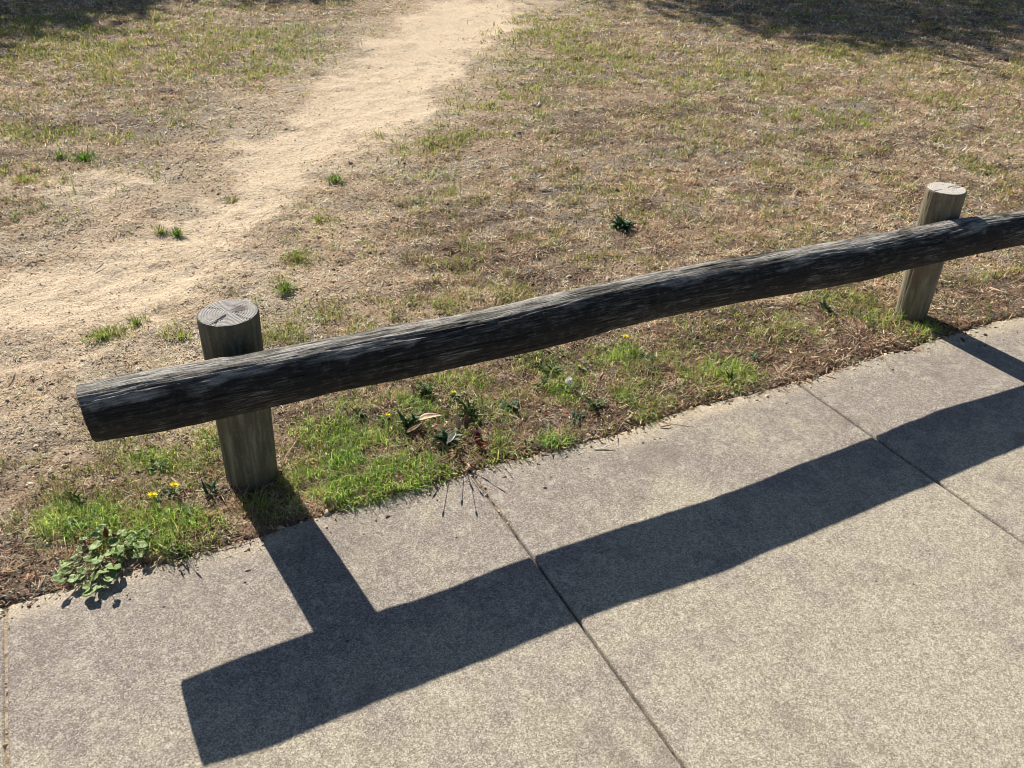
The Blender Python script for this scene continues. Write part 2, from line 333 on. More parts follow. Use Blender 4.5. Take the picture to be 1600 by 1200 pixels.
# ------------------------------------------------------------------ concrete path, cast slab by slab
S = 1.1926; WID = 2.64
def build_path():
    Vs = []; Fs = []; st = []; du = []; base = 0
    for k in range(-4, 9):
        ga = {0: .0018, 1: .0030, 2: .0042}.get(k, .0030); gb = {-1: .0018, 0: .0030, 1: .0042}.get(k, .0030); x0 = k*S+ga; x1 = (k+1)*S-gb; tilt = (hash2(np.array([k]), np.array([3]), 9)[0]-0.5)*0.003
        px = np.concatenate([[0, 0, 0.0020, 0.0065], np.linspace(0.02, x1-x0-0.02, 160), [x1-x0-0.0065, x1-x0-0.0020, x1-x0, x1-x0]])
        zx = np.concatenate([[-0.09, -0.007, -0.0025, 0], np.zeros(160), [0, -0.0025, -0.007, -0.09]])
        py = np.concatenate([[0, 0, 0.002, 0.007, 0.014], np.linspace(0.03, 0.6, 24), np.linspace(0.7, WID-0.02, 20), [WID, WID]])
        zy = np.concatenate([[-0.09, -0.010, -0.004, -0.0008, 0], np.zeros(44), [-0.003, -0.09]])
        X, Yd = np.meshgrid(x0+px, py); ZX, ZY = np.meshgrid(zx, zy)
        wob = (vnoise(Yd*22, X*0+k*3.1, 55)-0.5)*0.0016*((px < 0.01) | (px > x1-x0-0.01))[None, :]
        e = edge_y(X)*np.exp(-Yd/0.08)
        Y = e-Yd; Z = np.minimum(ZX, ZY) + (fbm(X*3, Y*3, 61, 3)-0.5)*0.002*(np.minimum(ZX, ZY) > -0.05) + tilt*(X-x0-0.6)
        x = (X+wob).ravel(); y = Y.ravel(); V = np.stack([x, y, Z.ravel()], 1)
        nx, ny = X.shape[1], X.shape[0]
        i = (np.arange(nx-1)[None, :]+nx*np.arange(ny-1)[:, None]).ravel()+base
        Fs.append(np.stack([i, i+nx, i+nx+1, i+1], 1)); Vs.append(V); base += len(V)
        slab = hash2(np.array([k]), np.array([1]), 77)[0]
        band = np.exp(-((-y-0.24)/0.17)**2)*smooth(0.25, 0.5, fbm(x*1.7, y*2.5, 81, 3))*1.7*np.where(x < 1.15, 1.2, 1)
        st.append(np.clip(band+0.35*slab+(0.25 if k == 0 else 0), 0, 1))
        du.append(np.clip(smooth(0.10, 0.015, -y+edge_y(x))*(0.35+1.1*vnoise(x*3, y*0, 91)), 0, 1)*smooth(0.25, 0.5, vnoise(x*1.3+.4, y*0, 92)))
    V = np.concatenate(Vs); Q = np.concatenate(Fs)
    struct(raw_mesh('path', V, Q.ravel(), np.arange(len(Q))*4, MC, smooth_=True, attrs={'stain': np.concatenate(st), 'dust': np.concatenate(du)}))
build_path()
def joint_sand():
    V = []; Q = []; sd = []
    for (xc, w, y0, y1) in ((0.0, .0032, .004, -2.6), (S, .0036, .002, -.26)):
        ys = np.linspace(y0, y1, 160); b = len(V)
        for i, y in enumerate(ys):
            zz = -.0022-.0016*vnoise(y*30, xc, 3)-(.02*smooth(.72, 1., i/159.) if xc else 0)
            V += [(xc-w, y, zz), (xc+w, y, zz)]
        Q += [(b+2*i, b+2*i+2, b+2*i+3, b+2*i+1) for i in range(159)]
    Q = np.array(Q); struct(raw_mesh('joint_sand', np.array(V), Q.ravel(), np.arange(len(Q))*4, MG, attrs={'sand': np.ones(len(V))*.45, 'grey': np.zeros(len(V)), 'dark': np.zeros(len(V))}))
joint_sand()

# ------------------------------------------------------------------ sand that has filled the joints
def blade_cloud(name, P, az, length, width, lean, bend, cols, mat, tipc=1.15):
    """P Nx3 roots. every blade: root pair, middle pair, tip"""
    N = len(P); d = np.stack([np.cos(az), np.sin(az), np.zeros(N)], 1); s = np.stack([-np.sin(az), np.cos(az), np.zeros(N)], 1)
    tw = rng.uniform(-0.7, 0.7, N)[:, None]; s = s*np.cos(tw)+np.array([0, 0, 1.0])*np.sin(tw)*np.sin(lean)[:, None]
    up = np.array([0, 0, 1.0])
    a1 = lean; a2 = np.minimum(lean+bend, 2.0)
    mid = P+(length*0.55)[:, None]*(d*np.sin(a1)[:, None]+up*np.cos(a1)[:, None])
    tip = mid+(length*0.45)[:, None]*(d*np.sin(a2)[:, None]+up*np.cos(a2)[:, None])
    w = width[:, None]*0.5
    V = np.stack([P-s*w, P+s*w, mid-s*w*0.85, mid+s*w*0.85, tip], 1).reshape(-1, 3)
    b = (np.arange(N)*5)[:, None]
    L = (b+np.array([0, 1, 3, 2, 2, 3, 4])[None, :]).ravel(); st = (np.arange(N)[:, None]*7+np.array([0, 4])[None, :]).ravel()
    C = np.repeat(cols[:, None, :], 5, 1); C[:, 4] *= tipc; C = np.clip(C, 0, 1).reshape(-1, 3)
    return raw_mesh(name, V, L, st, mat, cols=C)
def scatter(n, power=1.55, ymin=0.0, dmax=13.5):
    """random ground points, dense near the camera and thinning with distance"""
    out = []; tot = 0
    while tot < n:
        m = n*2; az = rng.uniform(-0.32, 1.22, m); u = rng.uniform(0, 1, m)
        d0, d1 = 1.75, dmax; e = 2-power
        d = (d0**e+u*(d1**e-d0**e))**(1/e)
        x = CAM[0]+d*np.sin(az); y = CAM[1]+d*np.cos(az)
        k = (y > ymin-0.03) & (y > edge_y(x)-0.004); out.append(np.stack([x[k], y[k], d[k]], 1)); tot += k.sum()
    return np.concatenate(out)[:n]
STRAW = np.array([[0.80, 0.60, 0.40], [0.86, 0.71, 0.50], [0.70, 0.48, 0.33], [0.44, 0.27, 0.19], [0.80, 0.69, 0.50], [0.38, 0.31, 0.23], [0.60, 0.50, 0.385], [0.13, 0.088, 0.062]])
GREEN = np.array([[0.27, 0.38, 0.075], [0.18, 0.32, 0.055], [0.38, 0.42, 0.11], [0.085, 0.15, 0.035], [0.42, 0.40, 0.13], [0.48, 0.40, 0.17]])
def pick(pal, pr):
    pr = pr/pr.sum(1, keepdims=True); c = np.cumsum(pr, 1); u = rng.uniform(0, 1, (len(pr), 1))
    return pal[np.clip((u > c).sum(1), 0, len(pal)-1)]*rng.uniform(0.62, 1.30, (len(pr), 1))
def post_clear(x, y):
    k = np.ones(x.shape, bool)
    for (cx, cy, r) in ((0.630, 0.25, 0.072), (3.13, 0.178, 0.060)): k &= np.hypot(x-cx, y-cy) > r
    return k

# dry thatch
def dry_grass():
    q = scatter(840000); x, y, d = q.T
    m, sd = track_mask(x, y); gr = blobs(GREYS, x, y); og = blobs(ORANGE, x, y)
    cl = smooth(0.38, 0.60, fbm(x*15, y*15, 101, 3)); bare = smooth(0.52, 0.70, fbm(x*2.7, y*2.7, 111, 4))
    sf = smooth(-1.1, 0.15, sd+(fbm(x*3, y*3, 17, 3)-.5)*.8)
    dens = (0.30+0.70*cl)*(1-0.60*bare)*(1-0.80*m)*(1-.45*sf)
    dk = dark_mask(x, y); dens = np.maximum(dens*(1-.55*dk), 0.05)
    k = (rng.uniform(0, 1, len(x)) < dens) & post_clear(x, y)
    x, y, d, m, gr, og, sf, dk = [a[k] for a in (x, y, d, m, gr, og, sf, dk)]; n = len(x)
    z = ground_z(x, y)+rng.uniform(0, 0.006, n)
    ln = rng.gamma(5, 0.0033, n)+0.005; wd = np.maximum(0.0013, 0.00066*d)*rng.uniform(0.6, 1.6, n)
    ln = ln*(1+0.05*d)*np.where(m > .5, .6, 1)
    lean = np.where(rng.uniform(0, 1, n) < .30, rng.uniform(.5, 1.2, n), rng.uniform(1.15, 1.58, n)); lean = lean*(1-sf)+sf*rng.uniform(1.3, 1.6, n); ln = ln*(1-.35*sf)
    pr = np.ones((n, 8))*np.array([1.2, 1.2, 1.0, .7, .6, .5, .5, .45]); pr[:, 5:7] += (gr*2.2)[:, None]; pr[:, 2:4] += (og*.6)[:, None]
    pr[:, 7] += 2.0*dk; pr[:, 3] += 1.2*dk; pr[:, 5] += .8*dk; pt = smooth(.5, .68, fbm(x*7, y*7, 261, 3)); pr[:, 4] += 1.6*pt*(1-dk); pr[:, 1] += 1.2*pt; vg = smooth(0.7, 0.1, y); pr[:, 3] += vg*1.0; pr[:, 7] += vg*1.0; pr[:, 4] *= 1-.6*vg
    pr[:, 4] += m*1.5+sf*1.; pr[:, 1] += m+sf; pr[:, 7] *= 1-.7*sf; pr[:, 3] *= 1-.6*sf
    c = pick(STRAW, pr); cv = fbm(x*17, y*17, 271, 3); c = np.clip(c*(0.62+0.90*smooth(.3, .7, cv))[:, None]*np.array([1.04, .99, .95]), 0, .9)
    o = blade_cloud('dry_grass', np.stack([x, y, z], 1), rng.uniform(0, 6.283, n), ln, wd, lean, rng.uniform(-0.2, 0.5, n), c, MDRY, 1.1)
    tag(o, 'short dry straw-coloured grass matted over the whole field behind the rail', 'dry grass', kind='stuff')
dry_grass()
# green grass that still grows in the field
def green_grass():
    q = scatter(700000); x, y, d = q.T
    m, sd = track_mask(x, y); ye = blobs(YELLOWY, x, y)
    n1 = fbm(x*4.5, y*4.5, 131, 4); n2 = fbm(x*16, y*16, 141, 3)
    right = smooth(-0.1, 0.6, -sd)
    dens = (0.42*right*smooth(0.50, 0.62, n1*.5+n2*.5) + 0.80*ye*smooth(0.40, 0.56, n2*0.5+n1*0.5) + 0.05*smooth(0.6, 0.72, n2))*(1-0.95*m)
    k = (rng.uniform(0, 1, len(x)) < dens) & post_clear(x, y) & (y > 0.25)
    x, y, d, ye = x[k], y[k], d[k], ye[k]; n = len(x)
    z = ground_z(x, y)
    ln = (rng.gamma(7, 0.0029, n)+0.007)*(1+0.04*d); wd = np.maximum(0.0018, 0.00075*d)*rng.uniform(0.7, 1.4, n)
    pr = np.ones((n, 6))*np.array([1.0, .5, 1.3, .25, 1.2, 1.1])
    o = blade_cloud('green_grass', np.stack([x, y, z], 1), rng.uniform(0, 6.283, n), ln, wd, rng.uniform(0.2, 1.15, n), rng.uniform(0.1, 0.8, n), pick(GREEN, pr), MB)
    tag(o, 'patches of short yellow-green grass scattered through the dry field', 'grass', kind='stuff')
green_grass()
# lusher growth between the rail and the concrete
def verge_grass():
    N = 330000; x = rng.uniform(-0.6, 5.0, N); y = rng.uniform(-0.03, 0.95, N)
    k = y > edge_y(x)-0.005; x, y = x[k], y[k]; d = np.hypot(x-CAM[0], y-CAM[1])
    v = blobs(VERDANT, x, y); n1 = fbm(x*14, y*14, 151, 3); n2 = fbm(x*5, y*5, 161, 3)
    thin = smooth(0.9, 0.1, y)*smooth(0.2, 0.6, x)
    n3 = fbm(x*24, y*24, 171, 3)
    dens = v*(1-.75*dark_mask(x, y))*smooth(0.46-.08*v, 0.58, n1*.4+n3*.6+.05*v)*0.75*smooth(6, 2, d) + 0.07*thin*smooth(0.45, 0.62, n2*.5+n1*.5)
    k = (rng.uniform(0, 1, len(x)) < dens) & post_clear(x, y); x, y, d, v, n1 = x[k], y[k], d[k], v[k], n1[k]; n = len(x)
    z = ground_z(x, y)
    ln = rng.gamma(7, 0.0035, n)*(0.60+0.70*v)*(0.8+0.5*n1)+0.008; wd = np.maximum(0.0024, 0.0008*d)*rng.uniform(0.6, 1.3, n)
    pr = np.ones((n, 6))*np.array([1.0, .7, 1.0, .6, .9, .8]); hv = smooth(.35, .65, fbm(x*8, y*8, 181, 3)); pr[:, 0] += v; pr[:, 2] += 2*hv; pr[:, 3] += 1.2*(1-hv); pr[:, 4:] *= (1.5-v)[:, None]*(.5+hv)[:, None]
    c = np.clip(pick(GREEN, pr)*(1+.50*v)[:, None]*np.array([.94, 1.04, .95]), 0, .8)
    az = rng.uniform(0, 6.283, n)
    near = y < 0.06; az = np.where(near & (rng.uniform(0, 1, n) < .55), rng.normal(-1.57, .7, n), az)
    o = blade_cloud('verge_grass', np.stack([x, y, z], 1), az, ln, wd, rng.uniform(0.2, 1.35, n), rng.uniform(0.2, 1.1, n), c, MB)
    tag(o, 'fresh green grass growing along the concrete edge under the rail', 'grass', kind='stuff')
verge_grass()
# crumbs of soil, bark and sand grains
def crumbs():
    q = scatter(90000, 1.75, dmax=11); x, y, d = q.T
    n = len(x)
    # some have strayed onto the concrete, and into its joints
    j = rng.integers(0, n, 1200); x[j] = rng.uniform(-.4, 4.2, 1200); y[j] = edge_y(x[j])-rng.exponential(0.035, 1200)
    jj = rng.integers(0, n, 30); x[jj] = S+rng.normal(0, .004, 30); y[jj] = -rng.uniform(0, .30, 30)
    j3 = rng.integers(0, n, 60); x[j3] = rng.normal(0, .004, 60); y[j3] = -rng.uniform(0, 1.6, 60)
    k = post_clear(x, y); x, y, d = x[k], y[k], d[k]; n = len(x)
    z = np.where(y > edge_y(x), ground_z(x, y), 0.0005); z = np.where((np.abs(x) < .004) & (y < 0), -0.002, z)
    s = rng.gamma(3, 0.0009, n)+0.0008; s = np.where(y < -0.01, s*0.6, s)*(1+.08*d)*(1-.50*track_mask(x, y)[0]*(y > 0))
    T = np.array([[1, 0, -.3], [-.5, .87, -.3], [-.5, -.87, -.3], [0, 0, .8]])
    a = rng.uniform(0, 6.283, n); ca, sa = np.cos(a), np.sin(a); el = rng.uniform(0.6, 2.2, n)
    P = np.stack([(T[None, :, 0]*el[:, None]*ca[:, None]-T[None, :, 1]*sa[:, None]), (T[None, :, 0]*el[:, None]*sa[:, None]+T[None, :, 1]*ca[:, None]), np.repeat(T[None, :, 2], n, 0)*rng.uniform(.5, 1.2, n)[:, None]], 2)
    P += rng.uniform(-.25, .25, P.shape)
    V = (P*s[:, None, None]+np.stack([x, y, z], 1)[:, None, :]).reshape(-1, 3)
    L = ((np.arange(n)*4)[:, None]+np.array([0, 1, 3, 1, 2, 3, 2, 0, 3, 0, 2, 1])[None]).ravel(); st = np.arange(n*4)*3
    pal = np.array([[0.55, 0.43, 0.30], [0.68, 0.57, 0.42], [0.40, 0.30, 0.20], [0.20, 0.14, 0.10], [0.10, 0.075, 0.055], [0.42, 0.38, 0.33]])
    m, _ = track_mask(x, y); pr = np.ones((n, 6)); pr[:, 0:2] += m[:, None]*5; pr[:, 2:5] *= (1-.97*m)[:, None]; pr[:, 5] *= 1-.6*m; pr[:, 3:5] *= (1-.8*(y < 0))[:, None]; pr[:, 3:5] += (smooth(.8, 0, y)*1.2)[:, None]; pr[:, 1] += (y < 0)*3.; 
    c = pick(pal, pr)
    o = raw_mesh('soil_crumbs', V, L, st, MCR, cols=np.repeat(c, 4, 0))
    tag(o, 'crumbs of sandy soil, bark and gravel strewn over the ground', 'soil crumbs', kind='stuff')
crumbs()

def leaf_litter():
    n = 5200; x = np.concatenate([rng.uniform(-.4, 4.6, 3000), rng.uniform(-1, 10, n-3000)]); y = np.concatenate([rng.exponential(.22, 3000), rng.uniform(0, 10, n-3000)])
    y[:3000] += edge_y(x[:3000])-.02
    k = post_clear(x, y); x, y = x[k], y[k]; n = len(x); z = np.where(y > edge_y(x), ground_z(x, y)+rng.uniform(.002, .012, n), .0015)
    pal = np.array([[0.30, 0.13, 0.08], [0.42, 0.22, 0.13], [0.16, 0.08, 0.055], [0.58, 0.42, 0.28], [0.72, 0.66, 0.56]])
    pr = np.ones((n, 5))*np.array([.9, .9, 1.2, .8, .25])
    o = blade_cloud('leaf_litter', np.stack([x, y, z], 1), rng.uniform(0, 6.283, n), rng.gamma(4, .0040, n)+.005, rng.uniform(.0025, .0065, n), rng.uniform(1.15, 1.6, n), rng.uniform(-.5, .4, n), pick(pal, pr), MDRY)
    tag(o, 'small brown and reddish scraps of dead leaf strewn through the verge and field', 'leaf litter', kind='stuff')
leaf_litter()

# ------------------------------------------------------------------ timber rail
KX = np.array([0.25, 0.41, 0.57, 0.73, 0.89, 1.05, 1.21, 1.37, 1.53, 1.69, 1.85, 2.01, 2.17, 2.33, 2.49, 2.65, 2.81, 2.97, 3.13, 3.29, 3.45, 3.61, 3.77, 3.93, 4.4, 5.6])
KY = np.array([0.0736, 0.0697, 0.0688, 0.0656, 0.0645, 0.0645, 0.0609, 0.0576, 0.0565, 0.0603, 0.0629, 0.064, 0.0622, 0.058, 0.0564, 0.0564, 0.0551, 0.0525, 0.0495, 0.0455, 0.0412, 0.0376, 0.0344, 0.0314, 0.0262, 0.02])
KZ = np.array([0.4204, 0.4169, 0.4117, 0.4102, 0.4093, 0.4029, 0.4005, 0.4017, 0.4051, 0.4061, 0.405, 0.3992, 0.3933, 0.3876, 0.3812, 0.3762, 0.3751, 0.3742, 0.3722, 0.3675, 0.3617, 0.3566, 0.3518, 0.3473, 0.3369, 0.315])
KR = np.array([0.0659, 0.0724, 0.071, 0.0692, 0.068, 0.0692, 0.0686, 0.0704, 0.071, 0.0676, 0.0675, 0.069, 0.0687, 0.0702, 0.0717, 0.0724, 0.0701, 0.0687, 0.067, 0.0642, 0.0613, 0.0598, 0.0591, 0.0588, 0.059, 0.059])
def spl(x, K, Vv):
    # smooth interpolation (Catmull-Rom on a non-uniform set)
    m = np.gradient(Vv, K); i = np.clip(np.searchsorted(K, x)-1, 0, len(K)-2); h = K[i+1]-K[i]; t = (x-K[i])/h
    return (2*t**3-3*t**2+1)*Vv[i]+(t**3-2*t**2+t)*h*m[i]+(-2*t**3+3*t**2)*Vv[i+1]+(t**3-t**2)*h*m[i+1]
def build_rail():
    x0, x1 = 0.272, 5.55
    xs = np.concatenate([[x0+.001, x0+.001, x0+.001], [x0, x0+.0015, x0+.004], np.arange(x0+.01, 4.4, .009), np.arange(4.4, x1, .03), [x1]])
    rad = np.ones(len(xs)); rad[:6] = [0.0, .45, .90, .955, .985, 1.0]
    NT_ = 176; th = np.linspace(0, 2*np.pi, NT_, endpoint=False)
    X, T = np.meshgrid(xs, th, indexing='ij'); cy = spl(X, KX, KY); cz = spl(X, KX, KZ); r = spl(X, KX, KR)
    u = T/(2*np.pi)
    # periodic noise round the log
    def pn(fx, k, seed, o=3): 
        return fbm(X*fx, np.cos(T)*k+7, seed, o)*0.5+fbm(X*fx, np.sin(T)*k+31, seed+5, o)*0.5
    rr = r*(1+(pn(2.8, 1.0, 201)-0.5)*0.03+(pn(11, 1.6, 205)-0.5)*0.05)
    # drying checks: long thin grooves
    g = np.zeros_like(rr)
    gr = np.random.default_rng(5)
    for k in range(130):
        a = gr.uniform(0, 2*np.pi); c = gr.uniform(x0, x1); L = gr.gamma(2, .10)+.06; w = gr.uniform(.014, .032); dp = gr.uniform(.0015, .0050)
        drift = gr.normal(0, .12)
        dt = np.angle(np.exp(1j*(T-a-drift*(X-c)-0.03*np.sin(X*25+a*9))))
        g += dp*np.exp(-(dt/w)**2)*smooth(L, L*.4, np.abs(X-c))
    fine = (fbm(X*5, T*26, 221, 2)-0.5)*0.0030 + (fbm(X*26, T*13, 223, 4)-0.5)*0.0030
    seam = smooth(0, .3, T)*smooth(2*np.pi, 2*np.pi-.3, T)
    rr = rr-g+fine*seam
    endm = np.ones_like(rr); endm[:6] = 0.3
    # two knots and a bolt hole
    for (kx, kt, kr_, kh) in ((0.98, 1.15, .020, .006), (1.42, 1.2, .016, .004), (2.25, .95, .018, .0045), (3.05, 1.35, .02, .004)):
        dd = np.hypot((X-kx), np.angle(np.exp(1j*(T-kt)))*.067); rr = rr+kh*np.exp(-(dd/kr_)**2)-kh*1.4*np.exp(-(dd/(kr_*.4))**2)
    for (kx, kt) in ((3.22, np.pi+.55),):
        dd = np.hypot((X-kx), np.angle(np.exp(1j*(T-kt)))*.067); rr = rr-.012*smooth(.014, .006, dd)
    R_ = rr*rad[:, None]
    # T = 0 points along +Y ; T grows upward
    Y = cy+R_*np.cos(T); Z = cz+R_*np.sin(T)
    Xd = X.copy(); Xd[:6] += (fbm(Y[:6]*40, Z[:6]*40, 231, 3)-.5)*.006 + (Z[:6]-cz[:6])*(-.09)
    V = np.stack([Xd.ravel(), Y.ravel(), Z.ravel()], 1); n = len(xs)
    i = np.arange(n-1)[:, None]*NT_; j = np.arange(NT_)[None, :]; j2 = (j+1) % NT_
    Q = np.stack([i+j, i+j2, i+NT_+j2, i+NT_+j], 2).reshape(-1, 4)
    e = empty('timber_rail', (0.27, 0.0775, 0.42))
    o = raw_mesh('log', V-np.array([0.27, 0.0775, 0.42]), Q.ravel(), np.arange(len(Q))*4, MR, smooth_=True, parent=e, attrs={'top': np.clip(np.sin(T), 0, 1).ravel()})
    tag(e, 'long round weathered grey-black log rail running beside the concrete path, fixed to two posts', 'rail')
build_rail()

# ------------------------------------------------------------------ posts
def build_post(bx, by, tx, ty, tz, rb, rt, mat, mtop, label, seed, gap):
    e = empty('timber_post', (bx, by, 0)); gr = np.random.default_rng(seed)
    B = np.array([bx, by, 0.]); Tp = np.array([tx, ty, tz]); ax = (Tp-B)
    ss = np.concatenate([[-0.2], np.linspace(-.03, .965, 70), [.975, .985, .992, .997, 1.0]]); NT_ = 120; th = np.linspace(0, 2*np.pi, NT_, endpoint=False)
    Sg, T = np.meshgrid(ss, th, indexing='ij'); r = rb+(rt-rb)*Sg
    rr = r*(1+(fbm(Sg*2.2+seed, np.cos(T)*1.1+5, seed, 3)+fbm(Sg*2.2, np.sin(T)*1.1+15, seed+3, 3)-1)*.04)
    for k in range(34):
        a = gr.uniform(0, 2*np.pi); c = gr.uniform(0, 1); L = gr.gamma(2, .12)+.1; w = gr.uniform(.015, .035); dp = gr.uniform(.0008, .0030)
        dt = np.angle(np.exp(1j*(T-a-.1*np.sin(Sg*6+a)))); rr = rr-dp*np.exp(-(dt/w)**2)*smooth(L, L*.4, np.abs(Sg-c))
    rr = rr+(fbm(Sg*6, T*14, seed+9, 2)-.5)*.0016*smooth(0, .3, T)*smooth(2*np.pi, 2*np.pi-.3, T)
    rr = rr-np.array([0]*71+[0, .0002, .0006, .0014, .0028])[:, None]
    P = B+ax*Sg[..., None]; V = P.copy(); V[..., 0] += rr*np.cos(T); V[..., 1] += rr*np.sin(T)
    n = len(ss); i = np.arange(n-1)[:, None]*NT_; j = np.arange(NT_)[None, :]; j2 = (j+1) % NT_
    Q = np.stack([i+j, i+j2, i+NT_+j2, i+NT_+j], 2).reshape(-1, 4)
    raw_mesh('shaft', V.reshape(-1, 3)-B, Q.ravel(), np.arange(len(Q))*4, mat, smooth_=True, parent=e)
    # sawn top, with radial checks cut into it
    rf = np.concatenate([np.linspace(0.0, .985, 46), [1.0]]); Rf, T2 = np.meshgrid(rf, th, indexing='ij')
    r1 = rr[-1][None, :]*Rf*1.0
    z = (fbm(r1*np.cos(T2)*60, r1*np.sin(T2)*60, seed+20, 3)-.5)*.0016+.0006
    for k in range(7):
        a = gap if k == 0 else gr.uniform(0, 2*np.pi); r0 = gr.uniform(.02, .5)*rt if k else .15*rt; r9 = rt*(1.02 if k < 4 else gr.uniform(.5, .95)); dp = .006 if k < 3 else .003
        dt = np.angle(np.exp(1j*(T2-a-.12*np.sin(Rf*5+k))))*np.maximum(r1, 1e-4)
        z = z-dp*np.exp(-(dt/(.0016 if k < 3 else .0010))**2)*smooth(r0-.004, r0+.008, r1)*smooth(r9+.004, r9-.004, r1)
    z[-1] = -.0018
    Vt = np.stack([r1*np.cos(T2), r1*np.sin(T2), z], 2).reshape(-1, 3); n = len(rf)
    i = np.arange(n-1)[:, None]*NT_
    Q = np.stack([i+j, i+NT_+j, i+NT_+j2, i+j2], 2).reshape(-1, 4)
    o = raw_mesh('sawn_top', Vt, Q.ravel(), np.arange(len(Q))*4, mtop, smooth_=True, parent=e); o.location = tuple(Tp-B)
    tag(e, label, 'post', 'timber posts carrying the rail')
build_post(.6282, .2571, .6350, .2260, .5270, .0701, .0757, MP1, ME1, 'thick dark grey-green post with cracked grey top behind the free end of the rail', 3, -2.25)
build_post(3.1333, .1805, 3.0908, .1526, .5213, .0565, .0672, MP2, ME2, 'pale leaning post with a bright cut top behind the far end of the rail', 9, 0.15)

# ------------------------------------------------------------------ single plants
def tuft(px, py, n, ln, spread, label, pal=(0, 1, 2, 3), up=0.8, wide=.0026, name='grass_tuft', group='single green tufts in the dry field', elong=1.0):
    c = G(px, py); z0 = float(ground_z(np.array([c[0]]), np.array([c[1]]))[0])
    r = np.minimum(np.abs(rng.normal(0, spread*.8, n)), spread*1.25); a = rng.uniform(0, 6.283, n); x = r*np.cos(a)*elong; y = r*np.sin(a)
    z = ground_z(x+c[0], y+c[1])-z0
    az = a+rng.normal(0, .7, n); lean = np.clip(rng.normal(up, .3, n)*(.4+.6*np.minimum(r/spread, 1.5)), .05, 1.45)
    cols = GREEN[list(pal)][rng.integers(0, len(pal), n)]*rng.uniform(.8, 1.25, (n, 1))
    o = blade_cloud(name, np.stack([x, y, z], 1), az, ln*rng.uniform(.55, 1.15, n), wide*rng.uniform(.7, 1.3, n), lean, rng.uniform(.1, .8, n), cols, MB)
    o.location = (c[0], c[1], z0); tag(o, label, 'grass tuft', group); return o
TF = [(132, 250, 260, .065, .050, 'brightest green grass tuft at the left edge of the sandy track', (0, 1, 3), 1.0),
      (96, 248, 90, .045, .028, 'small green tuft just left of the brightest green one', (0, 1, 3), 1.0),
      (40, 283, 200, .045, .055, 'low spread yellow-green tuft close to the left border', (0, 2, 4), 1.0),
      (524, 285, 160, .050, .036, 'compact green tuft on the right edge of the sandy track', (0, 1, 3), .8),
      (363, 312, 80, .035, .020, 'tiny olive tuft alone in the middle of the bare sand', (2, 3, 5), 1.0),
      (251, 362, 90, .038, .018, 'left half of a pair of olive tufts on the sand', (2, 3, 4), .6),
      (276, 364, 110, .045, .018, 'right, darker half of a pair of tufts on the sand', (1, 3), .6),
      (444, 455, 170, .035, .030, 'fresh green tuft up the slope from the free-end post', (0, 1), .9),
      (465, 405, 150, .034, .034, 'pale green tuft above the fresh one, nearer the track', (0, 2, 4), .9),
      (160, 520, 190, .045, .030, 'long low green tuft lying in the sand left of the dark post', (0, 1, 2), .8),
      (212, 500, 90, .040, .020, 'thin raised tuft at the right end of the long low one', (0, 2, 3), .8),
      (283, 525, 110, .032, .026, 'small green tuft just left of the dark post', (0, 2), .9),
      (498, 345, 110, .034, .030, 'yellow-green tuft beside the track above the rail', (2, 4, 0), .9),
      (1240, 188, 120, .045, .045, 'bright tuft among dry grass in the far field', (0, 2), .9),
      (1354, 195, 120, .045, .045, 'bright tuft right of its twin in the far field', (0, 2), .9),
      (705, 305, 90, .038, .028, 'small yellow-green tuft in the middle of the dry field', (2, 4), .9)]
for (px, py, n, ln, sp, lb, pal, up) in TF: tuft(px, py, n, ln, sp, lb, pal, up, wide=.0022+.0004*G(px, py)[1], elong=1.8 if 'long low' in lb else 1.0)
tuft(1058, 1, 60, .04, .04, 'dark tuft in the tree shade at the top of the field', (1, 3), .9)

def leaf_mesh(L, Wd, curl, bend, lobes=0, nu=12, nv=6, tipsharp=1.0, cup=0.0, petiole=0.0, seed=0):
    """leaf blade from the origin along +X, curled across and bent along"""
    g = np.random.default_rng(seed); V = []; 
    u = np.linspace(0, 1, nu+1); v = np.linspace(-1, 1, nv+1)
    for a in u:
        w = Wd*0.5*(np.sin(np.pi*min(1, a**(.75))) ** .8)*(1-.35*a*tipsharp) if lobes == 0 else Wd*.5*np.sqrt(max(0, 1-(2*a-1)**2))*(1+.10*np.sin(lobes*np.pi*a*2))
        for b in v:
            x = L*a; y = w*b; ang = bend*a; 
            X = L*math.sin(ang)/bend*1.0 if abs(bend) > 1e-3 else x
            Zc = L*(1-math.cos(ang))/bend if abs(bend) > 1e-3 else 0
            cx = curl*b*1.0
            V.append((X, y*math.cos(cx*.5), Zc+abs(y)*math.sin(abs(cx))+cup*w*b*b+g.normal(0, .0004)))
    F_ = []
    for i in range(nu):
        for j in range(nv):
            q = i*(nv+1)+j; F_.append((q, q+nv+1, q+nv+2, q+1))
    return V, F_
def round_leaf(R_, cup, seed, n=21, notch=.55):
    g = np.random.default_rng(seed); V = [(0, 0, 0)]; rings = (.35, .7, 1.0); F_ = []
    ph = g.uniform(0, 6)
    for k, rr in enumerate(rings):
        for i in range(n):
            a = -np.pi+notch*.5+(2*np.pi-notch)*i/(n-1)
            ro = R_*rr*(1+.07*math.sin(5*a+ph)*rr+.03*math.sin(13*a+ph)*rr)
            V.append((R_*.35+ro*math.cos(a) if True else 0, ro*math.sin(a), cup*R_*rr*rr+.06*R_*rr*math.sin(5*a+ph)+g.normal(0, .0004)))
    V[0] = (R_*.35, 0, 0)
    for i in range(n-1): F_.append((0, 1+i, 2+i))
    for k in range(2):
        for i in range(n-1):
            a = 1+k*n+i; F_.append((a, a+n, a+n+1, a+1))
    return V, F_
